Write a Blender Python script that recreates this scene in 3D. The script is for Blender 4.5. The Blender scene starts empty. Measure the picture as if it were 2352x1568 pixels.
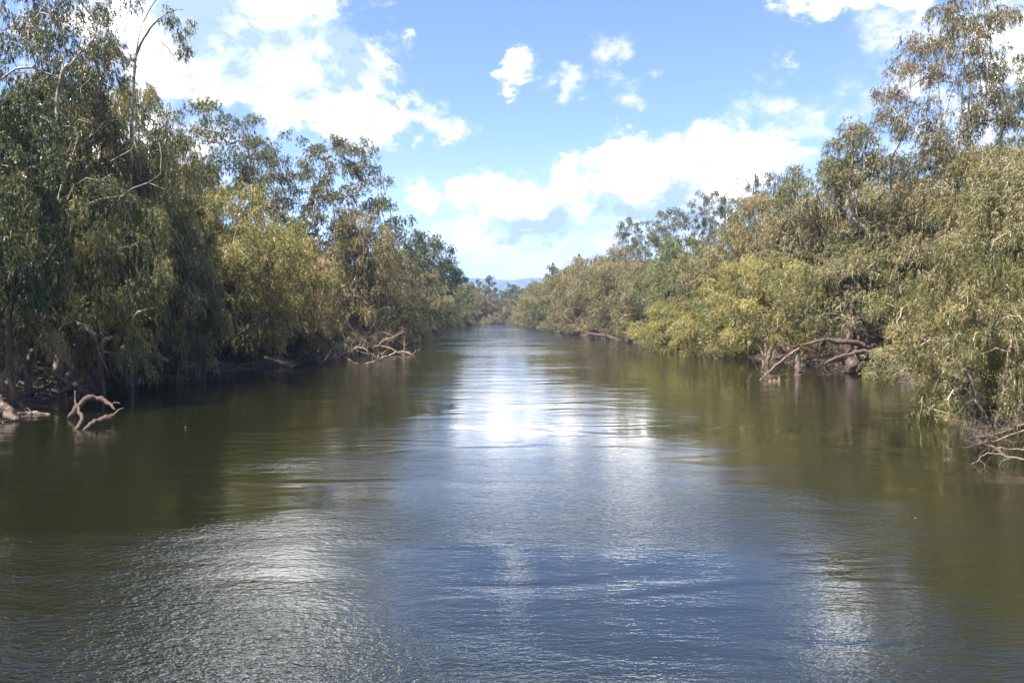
import bpy, math, random
import numpy as np
from mathutils import Vector

R = math.radians
sc = bpy.context.scene
COL = sc.collection

# ------------------------------------------------------------------ camera
CAM_H = 5.5
F = 1828.0            # focal length in units of a 2352 px wide picture
HZ = 719.0            # row of the horizon in that picture
cam_d = bpy.data.cameras.new('camera')
cam = bpy.data.objects.new('camera', cam_d)
COL.objects.link(cam)
cam.location = (0, 0, CAM_H)
cam_d.sensor_width = 36.0
cam_d.lens = F / 2352.0 * 36.0
cam.rotation_euler = (R(90) - math.atan((784 - HZ) / F), 0, 0)
cam_d.clip_start = 0.1
cam_d.clip_end = 20000
sc.camera = cam

SUN_AZ = R(-128)       # clockwise from +Y (straight ahead): the sun stands to the left
SUN_EL = R(60)
SKY_STRENGTH = 0.1

# ------------------------------------------------------------------ sky
world = bpy.data.worlds.new('World')
sc.world = world
world.use_nodes = True
wn, wl = world.node_tree.nodes, world.node_tree.links
wn.clear()


def node(nt, typ, **kw):
    n = nt.nodes.new(typ)
    for k, v in kw.items():
        setattr(n, k, v)
    return n


def mth(nt, op, a, b=None, c=None, clamp=False):
    n = nt.nodes.new('ShaderNodeMath')
    n.operation = op
    n.use_clamp = clamp
    for i, v in enumerate((a, b, c)):
        if v is None:
            continue
        if isinstance(v, (int, float)):
            n.inputs[i].default_value = v
        else:
            nt.links.new(v, n.inputs[i])
    return n.outputs[0]


def smooth(nt, val, lo, hi, a=0.0, b=1.0):
    n = nt.nodes.new('ShaderNodeMapRange')
    n.interpolation_type = 'SMOOTHSTEP'
    n.inputs['From Min'].default_value = lo
    n.inputs['From Max'].default_value = hi
    n.inputs['To Min'].default_value = a
    n.inputs['To Max'].default_value = b
    nt.links.new(val, n.inputs['Value'])
    return n.outputs['Result']


def mixc(nt, fac, a, b, blend='MIX'):
    n = nt.nodes.new('ShaderNodeMix')
    n.data_type = 'RGBA'
    n.blend_type = blend
    for sock, v in ((n.inputs['Factor'], fac), (n.inputs['A'], a), (n.inputs['B'], b)):
        if isinstance(v, (int, float)):
            sock.default_value = v
        elif isinstance(v, tuple):
            sock.default_value = v if len(v) == 4 else v + (1.0,)
        else:
            nt.links.new(v, sock)
    return n.outputs['Result']


def build_sky():
    nt = world.node_tree
    sky = node(nt, 'ShaderNodeTexSky', sky_type='NISHITA')
    sky.sun_disc = False
    sky.sun_elevation = SUN_EL
    sky.sun_rotation = SUN_AZ
    sky.air_density = 1.0
    sky.dust_density = 0.6
    sky.ozone_density = 2.0
    tc = node(nt, 'ShaderNodeTexCoord')
    d = tc.outputs['Generated']
    sep = node(nt, 'ShaderNodeSeparateXYZ')
    nt.links.new(d, sep.inputs[0])
    X, Y, Z = sep.outputs
    az = mth(nt, 'ARCTAN2', X, Y)
    el = mth(nt, 'ARCSINE', Z)
    # clouds are flattened with height, so the noise is sampled in azimuth / elevation
    cmb = node(nt, 'ShaderNodeCombineXYZ')
    nt.links.new(az, cmb.inputs[0])
    nt.links.new(el, cmb.inputs[1])
    mp = node(nt, 'ShaderNodeMapping')
    mp.inputs['Scale'].default_value = (1.0, 1.35, 1.0)
    nt.links.new(cmb.outputs[0], mp.inputs[0])

    def noise(scale, detail, rough, off=0.0, dist=0.0, shift=(0, 0)):
        n = node(nt, 'ShaderNodeTexNoise', noise_dimensions='3D')
        n.inputs['Scale'].default_value = scale
        n.inputs['Detail'].default_value = detail
        n.inputs['Roughness'].default_value = rough
        n.inputs['Distortion'].default_value = dist
        m = node(nt, 'ShaderNodeMapping')
        m.inputs['Location'].default_value = (off - shift[0], off * 0.7 - shift[1], off * 1.3)
        nt.links.new(mp.outputs[0], m.inputs[0])
        nt.links.new(m.outputs[0], n.inputs['Vector'])
        return n.outputs['Fac']
    n_big = noise(9, 10, 0.62, 3.1, 0.4)
    n_wisp = noise(26, 9, 0.68, 7.7, 1.2)
    n_low = noise(3.0, 7, 0.6, 1.7)

    def warp(axis, seed):
        a = mth(nt, 'MULTIPLY', mth(nt, 'SUBTRACT', noise(11, 4, 0.6, seed), 0.5), 0.085)
        b = mth(nt, 'MULTIPLY', mth(nt, 'SUBTRACT', noise(34, 6, 0.65, seed + 2.2), 0.5), 0.05)
        return mth(nt, 'ADD', axis, mth(nt, 'ADD', a, b))
    waz, wel = warp(az, 11.3), warp(el, 17.9)

    vor = node(nt, 'ShaderNodeTexVoronoi', feature='F1')
    vor.inputs['Scale'].default_value = 17
    vor.inputs['Detail'].default_value = 4
    vor.inputs['Roughness'].default_value = 0.6
    vm = node(nt, 'ShaderNodeVectorMath', operation='ADD')
    vs_ = node(nt, 'ShaderNodeVectorMath', operation='SCALE')
    wn_ = node(nt, 'ShaderNodeTexNoise')
    wn_.inputs['Scale'].default_value = 24
    wn_.inputs['Detail'].default_value = 4
    nt.links.new(mp.outputs[0], wn_.inputs['Vector'])
    nt.links.new(wn_.outputs['Color'], vs_.inputs[0])
    vs_.inputs['Scale'].default_value = 0.05
    nt.links.new(mp.outputs[0], vm.inputs[0])
    nt.links.new(vs_.outputs[0], vm.inputs[1])
    nt.links.new(vm.outputs[0], vor.inputs['Vector'])
    bil = mth(nt, 'MULTIPLY', mth(nt, 'SUBTRACT', 0.98, vor.outputs['Distance']), 0.55)

    def px_az(x):
        return math.atan((x - 1176) / F)

    def px_el(x, y):
        return math.atan((HZ - y) / math.hypot(F, x - 1176))

    def blob(x, y, rx, ry, rot=0.0):
        a = px_az(x)
        e = px_el(x, y)
        ux = mth(nt, 'SUBTRACT', waz, a)
        uy = mth(nt, 'SUBTRACT', wel, e)
        sx, sy = F / rx * 1.08, F / ry * 1.04
        ux = mth(nt, 'MULTIPLY', ux, sx)
        uy = mth(nt, 'MULTIPLY', uy, sy)
        q = mth(nt, 'ADD', mth(nt, 'MULTIPLY', ux, ux), mth(nt, 'MULTIPLY', uy, uy))
        return mth(nt, 'SUBTRACT', 1.0, mth(nt, 'SQRT', q))

    def union(lst):
        o = None
        for b in lst:
            v = blob(*b)
            o = v if o is None else mth(nt, 'SMOOTH_MAX', o, v, 0.25)
        return o
    thick = union([(520, -150, 350, 220), (640, -360, 280, 180), (400, 60, 330, 230), (650, 130, 270, 190), (800, 185, 165, 135), (650, 20, 200, 120),
                   (860, 285, 170, 75), (1010, 290, 100, 58), (560, 215, 260, 70), (330, 320, 200, 150),
                   (960, 455, 66, 64), (1188, 175, 50, 56), 
                   (1400, 345, 90, 66), (1300, 405, 110, 56), (1150, 440, 150, 64), (1320, 450, 260, 65),
                   (1250, 490, 200, 66), (1450, 410, 220, 88), (1620, 350, 170, 88), (1700, 390, 120, 70),
                   (1560, 450, 280, 65), (1960, 12, 190, 40), (2310, 90, 120, 130)])
    thin = union([(1400, 122, 70, 38), (1300, 203, 60, 30), (2130, 70, 170, 80), (1440, 215, 90, 44), (1345, 212, 40, 22), (1500, 190, 60, 40),
                  (1740, 240, 110, 55), (1850, 265, 120, 50), (1980, 245, 130, 75), (2070, 200, 100, 70),
                  (1100, 560, 190, 55), (1330, 555, 190, 40), (1240, 610, 260, 50), (1790, 152, 40, 24),
                  (1160, 640, 330, 45), (1840, 380, 60, 25), (2060, 90, 120, 60), (2260, 330, 200, 160),
                  (1000, 600, 120, 60), (1560, 560, 220, 60)])
    # the same kind of broken cumulus over the rest of the sky, out of view
    out_az = smooth(nt, mth(nt, 'ABSOLUTE', az), 0.62, 0.8)
    out_el = smooth(nt, el, 0.42, 0.55)
    outside = mth(nt, 'MAXIMUM', out_az, out_el)
    gen = mth(nt, 'MULTIPLY', mth(nt, 'SUBTRACT', n_low, 0.54), 5.0)
    gen = mth(nt, 'SUBTRACT', gen, mth(nt, 'MULTIPLY', mth(nt, 'SUBTRACT', 1.0, outside), 5.0))
    nb = mth(nt, 'MULTIPLY', mth(nt, 'SUBTRACT', n_big, 0.52), 2.1)
    nw = mth(nt, 'MULTIPLY', mth(nt, 'SUBTRACT', n_wisp, 0.5), 1.0)
    nn = mth(nt, 'ADD', mth(nt, 'ADD', nb, nw), bil)
    # the same noise a little nearer the sun: where it is denser there, this side is in shade
    n_sun = noise(9, 10, 0.62, 3.1, 0.4, (0.035, -0.05))
    dk = mth(nt, 'ADD', mth(nt, 'MAXIMUM', mth(nt, 'MAXIMUM', thick, -1.2), gen), nn)
    dn = mth(nt, 'ADD', mth(nt, 'MAXIMUM', thin, -1.2), mth(nt, 'MULTIPLY', nn, 1.25))
    mk = mth(nt, 'POWER', smooth(nt, dk, -0.30, 0.42), 2.0)
    mn = mth(nt, 'POWER', smooth(nt, dn, -0.3, 1.05, 0.0, 0.95), 1.7)
    # grey undersides
    grey = union([(740, 140, 190, 65), (640, 175, 130, 60), (440, 30, 90, 90), (1400, 520, 200, 24), (1260, 550, 220, 26),
                  (1110, 520, 110, 22), (1520, 540, 180, 30),
                  (1400, 575, 200, 22), (1480, 470, 150, 34), (1240, 500, 130, 26)])
    gm = smooth(nt, mth(nt, 'ADD', mth(nt, 'MAXIMUM', grey, -1.0), mth(nt, 'MULTIPLY', nn, 0.4)), -0.75, 0.5)
    g2 = smooth(nt, n_low, 0.56, 0.72)
    gm = mth(nt, 'MAXIMUM', gm, mth(nt, 'MULTIPLY', g2, outside))
    cs = 1.0 / SKY_STRENGTH
    white = (1.25 * cs, 1.24 * cs, 1.24 * cs)
    greyc = (0.25 * cs, 0.31 * cs, 0.37 * cs)
    gm = mth(nt, 'MULTIPLY', gm, 1.0)
    gm = mth(nt, 'ADD', gm, mth(nt, 'MULTIPLY', mth(nt, 'SUBTRACT', n_sun, n_big), 4.5), clamp=True)
    cr = node(nt, 'ShaderNodeValToRGB')
    ce = cr.color_ramp.elements
    ce[0].color = (1.6, 1.6, 1.6, 1)
    e1 = ce.new(0.22)
    e1.color = (0.34, 0.34, 0.34, 1)
    e2 = ce.new(0.5)
    e2.color = (0.165, 0.185, 0.20, 1)
    ce[-1].position = 1.0
    ce[-1].color = (0.095, 0.125, 0.155, 1)
    nt.links.new(gm, cr.inputs[0])
    core = smooth(nt, dk, 0.12, 0.85)
    lit = mixc(nt, core, (0.35 * cs, 0.355 * cs, 0.36 * cs), (1.8 * cs, 1.8 * cs, 1.8 * cs))
    shade = mixc(nt, 1.0, cr.outputs[0], (1.65 * cs, 1.65 * cs, 1.65 * cs), 'MULTIPLY')
    cloud = mixc(nt, 1.0, lit, shade, 'DARKEN')
    skyc = mixc(nt, 1.0, sky.outputs[0], (0.56, 0.575, 0.67), 'MULTIPLY')
    # pale moist air low over the horizon
    low = smooth(nt, el, -0.02, 0.24, 0.85, 0.0)
    skyc = mixc(nt, low, skyc, (0.225 * cs, 0.295 * cs, 0.34 * cs))
    fin = mixc(nt, mk, mixc(nt, mn, skyc, (0.30 * cs, 0.31 * cs, 0.32 * cs)), cloud)
    bg = node(nt, 'ShaderNodeBackground')
    bg.inputs['Strength'].default_value = SKY_STRENGTH
    nt.links.new(fin, bg.inputs['Color'])
    out = node(nt, 'ShaderNodeOutputWorld')
    nt.links.new(bg.outputs[0], out.inputs['Surface'])


build_sky()

sun_d = bpy.data.lights.new('sun', 'SUN')
sun_d.energy = 5.0
sun_d.angle = R(0.53)
sun_d.color = (1.0, 0.93, 0.82)
sun = bpy.data.objects.new('sun', sun_d)
COL.objects.link(sun)
sdir = Vector((math.sin(SUN_AZ) * math.cos(SUN_EL), math.cos(SUN_AZ) * math.cos(SUN_EL), math.sin(SUN_EL)))
sun.location = sdir * 100
sun.rotation_euler = (-sdir).to_track_quat('-Z', 'Y').to_euler()

vs = sc.view_settings
vs.view_transform = 'Standard'
vs.look = 'None'
vs.exposure = 1.98
vs.gamma = 1.0
vs.use_curve_mapping = False
sc.cycles.use_denoising = True
sc.cycles.max_bounces = 8
sc.cycles.diffuse_bounces = 3
sc.cycles.glossy_bounces = 3
sc.cycles.transmission_bounces = 4
sc.cycles.volume_bounces = 0
sc.cycles.sample_clamp_indirect = 6.0

# ------------------------------------------------------------------ helpers


def px(x, y, Y):
    """The point at distance Y along the river that the picture shows at (x, y), 2352 px wide."""
    return np.array([(x - 1176) / F * Y, Y, CAM_H + (HZ - y) / F * Y])


def fin(o, label=None, cat=None, group=None, kind=None, parent=None):
    if parent is not None:
        o.parent = parent
    if label:
        o['label'] = label
    if cat:
        o['category'] = cat
    if group:
        o['group'] = group
    if kind:
        o['kind'] = kind
    return o


def obj(name, me, **kw):
    o = bpy.data.objects.new(name, me)
    COL.objects.link(o)
    return fin(o, **kw)


def empty(name, loc, **kw):
    o = bpy.data.objects.new(name, None)
    o.empty_display_size = 0.5
    o.location = loc
    COL.objects.link(o)
    return fin(o, **kw)


def mesh_np(name, V, faces_quads=None, faces_tris=None, mat=None, smooth_=False, tint=None):
    V = np.asarray(V, dtype=np.float32)
    me = bpy.data.meshes.new(name)
    q = np.zeros((0, 4), np.int32) if faces_quads is None else np.asarray(faces_quads, np.int32)
    t = np.zeros((0, 3), np.int32) if faces_tris is None else np.asarray(faces_tris, np.int32)
    me.vertices.add(len(V))
    me.vertices.foreach_set('co', V.ravel())
    nl = q.size + t.size
    me.loops.add(nl)
    me.loops.foreach_set('vertex_index', np.concatenate([q.ravel(), t.ravel()]).astype(np.int32))
    nf = len(q) + len(t)
    me.polygons.add(nf)
    tot = np.concatenate([np.full(len(q), 4), np.full(len(t), 3)]).astype(np.int32)
    st = np.concatenate([[0], np.cumsum(tot)[:-1]]).astype(np.int32) if nf else np.zeros(0, np.int32)
    me.polygons.foreach_set('loop_start', st)
    me.polygons.foreach_set('loop_total', tot)
    if smooth_:
        me.polygons.foreach_set('use_smooth', np.ones(nf, bool))
    me.update(calc_edges=True)
    if tint is not None:
        at = me.attributes.new('tint', 'FLOAT', 'FACE')
        at.data.foreach_set('value', np.asarray(tint, np.float32))
    if mat is not None:
        me.materials.append(mat)
    return me


class Tubes:
    def __init__(self):
        self.V, self.Q, self.T, self.n = [], [], [], 0

    def add(self, path, rad, sides=6, rng=None, rough=0.0, cap=True):
        P = np.asarray(path, float)
        r = np.asarray(rad, float)
        n = len(P)
        if n < 2:
            return
        T = np.gradient(P, axis=0)
        T /= np.linalg.norm(T, axis=1)[:, None] + 1e-9
        ref = np.array([0, 0, 1.0]) if abs(T[0][2]) < 0.9 else np.array([1.0, 0, 0])
        a0 = np.cross(T[0], ref)
        a0 /= np.linalg.norm(a0)
        A = np.zeros_like(P)
        A[0] = a0
        for i in range(1, n):
            a = A[i - 1] - T[i] * np.dot(A[i - 1], T[i])
            A[i] = a / (np.linalg.norm(a) + 1e-9)
        B = np.cross(T, A)
        ang = np.arange(sides) * 2 * math.pi / sides
        rr = np.repeat(r[:, None], sides, 1)
        if rng is not None and rough:
            rr = rr * (1 + rough * rng.uniform(-1, 1, (n, sides)))
        V = P[:, None, :] + rr[:, :, None] * (np.cos(ang)[None, :, None] * A[:, None, :] + np.sin(ang)[None, :, None] * B[:, None, :])
        b = self.n
        self.V.append(V.reshape(-1, 3))
        i = np.arange(n - 1)[:, None] * sides
        j = np.arange(sides)[None, :]
        k = (j + 1) % sides
        q = np.stack([i + j, i + k, i + sides + k, i + sides + j], -1).reshape(-1, 4) + b
        self.Q.append(q)
        self.n += n * sides
        if cap:
            for row, fl in ((0, True), (n - 1, False)):
                c = self.n
                self.V.append(P[row][None])
                self.n += 1
                s = b + row * sides + np.arange(sides)
                s2 = b + row * sides + (np.arange(sides) + 1) % sides
                cc = np.full(sides, c)
                self.T.append(np.stack([s2, s, cc] if fl else [s, s2, cc], -1))

    def mesh(self, name, mat):
        if not self.V:
            return None
        return mesh_np(name, np.concatenate(self.V), np.concatenate(self.Q), np.concatenate(self.T) if self.T else None, mat, True)


def unit(v):
    v = np.asarray(v, float)
    return v / (np.linalg.norm(v, axis=-1, keepdims=True) + 1e-9)


def wob(x, y, s, seed=0.0):
    """A smooth value noise made of crossed sines, about -1..1."""
    return (np.sin(x * s + 1.3 + seed) * np.cos(y * s * 1.1 + 0.7 * seed) + 0.6 * np.sin(x * s * 2.3 - y * s * 1.9 + 2.1 * seed)
            + 0.4 * np.cos(x * s * 4.1 + y * s * 3.7 + seed)) / 1.6


# ------------------------------------------------------------------ materials
def new_mat(name):
    m = bpy.data.materials.new(name)
    m.use_nodes = True
    m.node_tree.nodes.clear()
    return m, m.node_tree


def leaf_mat(name, stops, trans=0.35, rough=0.45, spec=0.35):
    m, nt = new_mat(name)
    at = node(nt, 'ShaderNodeAttribute', attribute_name='tint')
    cr = node(nt, 'ShaderNodeValToRGB')
    el = cr.color_ramp.elements
    while len(el) < len(stops):
        el.new(0.5)
    for e, (p, c) in zip(el, stops):
        e.position = p
        e.color = c + (1,)
    nt.links.new(at.outputs['Fac'], cr.inputs[0])
    oi = node(nt, 'ShaderNodeObjectInfo')
    col = mixc(nt, 1.0, cr.outputs[0], oi.outputs['Color'], 'MULTIPLY')
    # a slow drift of hue through the tree, as one limb has older leaves than the next
    tc = node(nt, 'ShaderNodeTexCoord')
    nz = node(nt, 'ShaderNodeTexNoise')
    nz.inputs['Scale'].default_value = 0.28
    nz.inputs['Detail'].default_value = 3
    nt.links.new(tc.outputs['Object'], nz.inputs['Vector'])
    dr = smooth(nt, nz.outputs['Fac'], 0.36, 0.64)
    col = mixc(nt, mth(nt, 'MULTIPLY', dr, 0.55), col, mixc(nt, 1.0, col, (1.12, 1.07, 1.02), 'MULTIPLY'))
    pb = node(nt, 'ShaderNodeBsdfPrincipled')
    nt.links.new(col, pb.inputs['Base Color'])
    pb.inputs['Roughness'].default_value = rough
    pb.inputs['Specular IOR Level'].default_value = spec
    tr = node(nt, 'ShaderNodeBsdfTranslucent')
    nt.links.new(mixc(nt, 1.0, col, (1.25, 1.3, 0.7), 'MULTIPLY'), tr.inputs['Color'])
    mx = node(nt, 'ShaderNodeMixShader')
    mx.inputs[0].default_value = trans
    nt.links.new(pb.outputs[0], mx.inputs[1])
    nt.links.new(tr.outputs[0], mx.inputs[2])
    out = node(nt, 'ShaderNodeOutputMaterial')
    nt.links.new(mx.outputs[0], out.inputs[0])
    return m


M_weep = leaf_mat('weeping_leaves', trans=0.42, stops=[(0.0, (0.042, 0.058, 0.022)), (0.3, (0.085, 0.094, 0.038)), (0.55, (0.138, 0.134, 0.064)),
                                     (0.78, (0.20, 0.178, 0.112)), (1.0, (0.30, 0.255, 0.19))])
M_gum = leaf_mat('gum_leaves', [(0.0, (0.034, 0.050, 0.022)), (0.45, (0.075, 0.086, 0.036)), (0.8, (0.12, 0.115, 0.05)),
                                (1.0, (0.15, 0.10, 0.055))], 0.28, 0.4, 0.45)
M_dark = leaf_mat('dark_leaves', [(0.0, (0.028, 0.045, 0.020)), (0.6, (0.060, 0.080, 0.034)), (1.0, (0.105, 0.115, 0.050))], 0.35)


def bark_mat(name, c0, c1, scale=2.5, streak=5.0, rough=0.9, bump=0.5):
    m, nt = new_mat(name)
    tc = node(nt, 'ShaderNodeTexCoord')
    mp = node(nt, 'ShaderNodeMapping')
    mp.inputs['Scale'].default_value = (streak, streak, 1.0)
    nt.links.new(tc.outputs['Object'], mp.inputs[0])
    n = node(nt, 'ShaderNodeTexNoise')
    n.inputs['Scale'].default_value = scale
    n.inputs['Detail'].default_value = 6
    n.inputs['Roughness'].default_value = 0.7
    nt.links.new(mp.outputs[0], n.inputs['Vector'])
    f = smooth(nt, n.outputs['Fac'], 0.32, 0.68)
    col = mixc(nt, f, c0, c1)
    pb = node(nt, 'ShaderNodeBsdfPrincipled')
    nt.links.new(col, pb.inputs['Base Color'])
    pb.inputs['Roughness'].default_value = rough
    pb.inputs['Specular IOR Level'].default_value = 0.2
    bp = node(nt, 'ShaderNodeBump')
    bp.inputs['Strength'].default_value = bump
    bp.inputs['Distance'].default_value = 0.05
    nt.links.new(n.outputs['Fac'], bp.inputs['Height'])
    nt.links.new(bp.outputs[0], pb.inputs['Normal'])
    out = node(nt, 'ShaderNodeOutputMaterial')
    nt.links.new(pb.outputs[0], out.inputs[0])
    return m


M_bark = bark_mat('paperbark', (0.065, 0.048, 0.037), (0.19, 0.15, 0.12))
M_gumbark = bark_mat('gum_bark', (0.17, 0.14, 0.115), (0.40, 0.355, 0.31), 1.5, 3.0)
M_darkbark = bark_mat('dark_bark', (0.035, 0.026, 0.02), (0.10, 0.075, 0.058))
M_twig = bark_mat('twig_bark', (0.26, 0.22, 0.175), (0.46, 0.40, 0.33), 4.0, 1.0)
M_dead = bark_mat('dead_wood', (0.22, 0.16, 0.115), (0.44, 0.34, 0.26), 3.0, 4.0)
M_wetwood = bark_mat('wet_wood', (0.030, 0.022, 0.017), (0.105, 0.076, 0.060), 3.0, 4.0, 0.6)

# ------------------------------------------------------------------ ground, river, hills
YL = np.array([-80, 20, 39, 50, 66, 77, 85, 110, 141, 180, 218, 324, 372, 395, 420, 460, 600])
XL = np.array([-27, -26, -25.5, -29, -31, -26, -22.5, -23.5, -24.5, -25, -25, -20.5, -17.5, -22, -90, -260, -900])
YR = np.array([-80, 20, 36, 50, 66, 74, 95, 124, 150, 180, 218, 279, 340, 387, 402, 420, 460, 600])
XR = np.array([29, 27, 26, 28, 32, 32, 30, 27, 23, 20.5, 14.5, 9, 6, 4, -6, -60, -230, -850])


def shore_d(x, y):
    """Metres outside the waterline: negative in the river."""
    xl = np.interp(y, YL, XL) + 0.7 * wob(y, y * 0.3, 0.33)
    xr = np.interp(y, YR, XR) + 0.7 * wob(y, y * 0.3, 0.29, 2.0)
    return np.maximum(xl - x, x - xr)


def ground_z(x, y):
    d = shore_d(x, y)
    w = np.interp(d, [-12, -3, 0, 0.6, 3, 9, 16, 40], [-2.5, -1.2, -0.05, 0.35, 1.0, 2.4, 3.2, 3.6])
    w = w + np.clip(d / 4, 0, 1) * 0.35 * wob(x, y, 0.21, 1.0) + np.clip(d, 0, 1) * 0.12 * wob(x, y, 1.1, 4.0)
    return w


def build_ground():
    xs = np.concatenate([[-6500, -3500, -1800, -900, -500, -300, -200, -140, -110, -90, -75, -65, -58, -52],
                         np.arange(-48, 48.01, 0.8), [52, 58, 65, 75, 90, 110, 140, 200, 300, 500, 900, 1800, 3500, 6500]])
    ys = np.concatenate([[-320, -160], np.arange(-80, 25, 5), np.arange(25, 150, 0.9), np.arange(150, 250, 2), np.arange(250, 480, 4),
                         [500, 540, 600, 700, 850, 1100, 1500, 2200, 3200, 4500, 7500]])
    X, Y = np.meshgrid(xs, ys, indexing='ij')
    Z = ground_z(X, Y)
    far = np.clip((Y - 430) / 60, 0, 1)
    Z = Z * (1 - far) + 3.5 * far
    V = np.stack([X, Y, Z], -1).reshape(-1, 3)
    ny = len(ys)
    i = np.arange(len(xs) - 1)[:, None] * ny
    j = np.arange(ny - 1)[None, :]
    q = np.stack([i + j, i + ny + j, i + ny + j + 1, i + j + 1], -1).reshape(-1, 4)
    m, nt = new_mat('bank_soil')
    tc = node(nt, 'ShaderNodeTexCoord')
    n1 = node(nt, 'ShaderNodeTexNoise')
    n1.inputs['Scale'].default_value = 0.35
    n1.inputs['Detail'].default_value = 8
    n2 = node(nt, 'ShaderNodeTexNoise')
    n2.inputs['Scale'].default_value = 6
    n2.inputs['Detail'].default_value = 8
    n2.inputs['Roughness'].default_value = 0.75
    for n in (n1, n2):
        nt.links.new(tc.outputs['Object'], n.inputs['Vector'])
    c = mixc(nt, smooth(nt, n2.outputs['Fac'], 0.35, 0.65), (0.035, 0.025, 0.018), (0.125, 0.09, 0.064))
    c = mixc(nt, smooth(nt, n1.outputs['Fac'], 0.52, 0.68), c, (0.075, 0.075, 0.032))
    # wet mud just above the water
    sp = node(nt, 'ShaderNodeSeparateXYZ')
    nt.links.new(tc.outputs['Object'], sp.inputs[0])
    wet = smooth(nt, sp.outputs[2], 0.15, 0.6, 1.0, 0.0)
    c = mixc(nt, mth(nt, 'MULTIPLY', wet, 0.8), c, (0.030, 0.022, 0.016))
    pb = node(nt, 'ShaderNodeBsdfPrincipled')
    nt.links.new(c, pb.inputs['Base Color'])
    pb.inputs['Roughness'].default_value = 0.9
    bp = node(nt, 'ShaderNodeBump')
    bp.inputs['Strength'].default_value = 0.8
    bp.inputs['Distance'].default_value = 0.15
    nt.links.new(n2.outputs['Fac'], bp.inputs['Height'])
    nt.links.new(bp.outputs[0], pb.inputs['Normal'])
    nt.links.new(pb.outputs[0], node(nt, 'ShaderNodeOutputMaterial').inputs[0])
    obj('ground', mesh_np('ground', V, q, None, m, True), kind='structure')


def build_water():
    V = [(-400, -90, 0), (120, -90, 0), (120, 470, 0), (-400, 470, 0)]
    m, nt = new_mat('river_water')
    tc = node(nt, 'ShaderNodeTexCoord')
    co = tc.outputs['Object']

    def noise(scale, sx, sy, rot, detail=2, rough=0.5, dist=0.0):
        mp = node(nt, 'ShaderNodeMapping')
        mp.inputs['Scale'].default_value = (sx, sy, 1)
        mp.inputs['Rotation'].default_value = (0, 0, R(rot))
        nt.links.new(co, mp.inputs[0])
        n = node(nt, 'ShaderNodeTexNoise', noise_dimensions='2D')
        n.inputs['Scale'].default_value = scale
        n.inputs['Detail'].default_value = detail
        n.inputs['Roughness'].default_value = rough
        n.inputs['Distortion'].default_value = dist
        nt.links.new(mp.outputs[0], n.inputs['Vector'])
        return n.outputs['Fac']
    w1 = noise(4.4, 0.65, 1.5, 12, 3, 0.55, 0.3)        # wavelets about 0.3 m, crests across the river
    w2 = noise(10.5, 0.8, 1.3, -18, 2, 0.6)
    w3 = noise(0.9, 0.5, 1.2, 6, 2)
    gust = noise(0.10, 0.45, 1.0, 8, 3, 0.55, 0.6)      # gusts roughen some patches and leave others glassy
    gust2 = noise(0.030, 0.5, 1.2, -6, 2, 0.5)
    g = smooth(nt, gust, 0.34, 0.68, 0.18, 1.0)
    g = mth(nt, 'MULTIPLY', g, smooth(nt, gust2, 0.30, 0.70, 0.65, 1.15))
    # the banks shelter the water; the wind gets in near the bridge
    sp = node(nt, 'ShaderNodeSeparateXYZ')
    nt.links.new(co, sp.inputs[0])
    open_ = smooth(nt, sp.outputs[1], 11, 36, 1.3, 0.30)
    g = mth(nt, 'MULTIPLY', g, open_)
    # down the open reach the wind comes in bands right across the river
    band = noise(0.045, 0.12, 1.0, 2, 3, 0.6, 0.3)
    reach = mth(nt, 'MULTIPLY', smooth(nt, sp.outputs[1], 95, 190), smooth(nt, band, 0.44, 0.56, 0.0, 4.5))
    g = mth(nt, 'ADD', g, reach)
    g = mth(nt, 'ADD', g, smooth(nt, sp.outputs[1], 190, 300, 0.0, 3.0))
    h = mth(nt, 'ADD', mth(nt, 'MULTIPLY', w1, 0.75), mth(nt, 'MULTIPLY', w2, 0.42))
    h = mth(nt, 'ADD', h, mth(nt, 'MULTIPLY', w3, 0.9))
    h = mth(nt, 'MULTIPLY', h, g)
    w4 = noise(0.30, 0.6, 1.3, 10, 2, 0.5, 0.5)
    h = mth(nt, 'ADD', h, mth(nt, 'MULTIPLY', w4, 1.5))
    w5 = noise(1.3, 0.45, 1.5, -7, 3, 0.6, 0.4)
    h = mth(nt, 'ADD', h, mth(nt, 'MULTIPLY', mth(nt, 'MULTIPLY', w5, 0.40), smooth(nt, gust2, 0.35, 0.6, 0.25, 1.0)))
    bp = node(nt, 'ShaderNodeBump')
    bp.inputs['Strength'].default_value = 1.0
    bp.inputs['Distance'].default_value = WAVE
    nt.links.new(h, bp.inputs['Height'])
    n1 = noise(0.06, 1, 1, 0, 4)
    col = mixc(nt, n1, (0.0050, 0.0062, 0.0019), (0.0070, 0.0074, 0.0025))
    pb = node(nt, 'ShaderNodeBsdfPrincipled')
    nt.links.new(col, pb.inputs['Base Color'])
    pb.inputs['Roughness'].default_value = 0.04
    pb.inputs['IOR'].default_value = 1.85
    nt.links.new(bp.outputs[0], pb.inputs['Normal'])
    nt.links.new(pb.outputs[0], node(nt, 'ShaderNodeOutputMaterial').inputs[0])
    obj('river', mesh_np('river', V, [(0, 1, 2, 3)], None, m), kind='structure')


WAVE = 0.030


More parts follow.
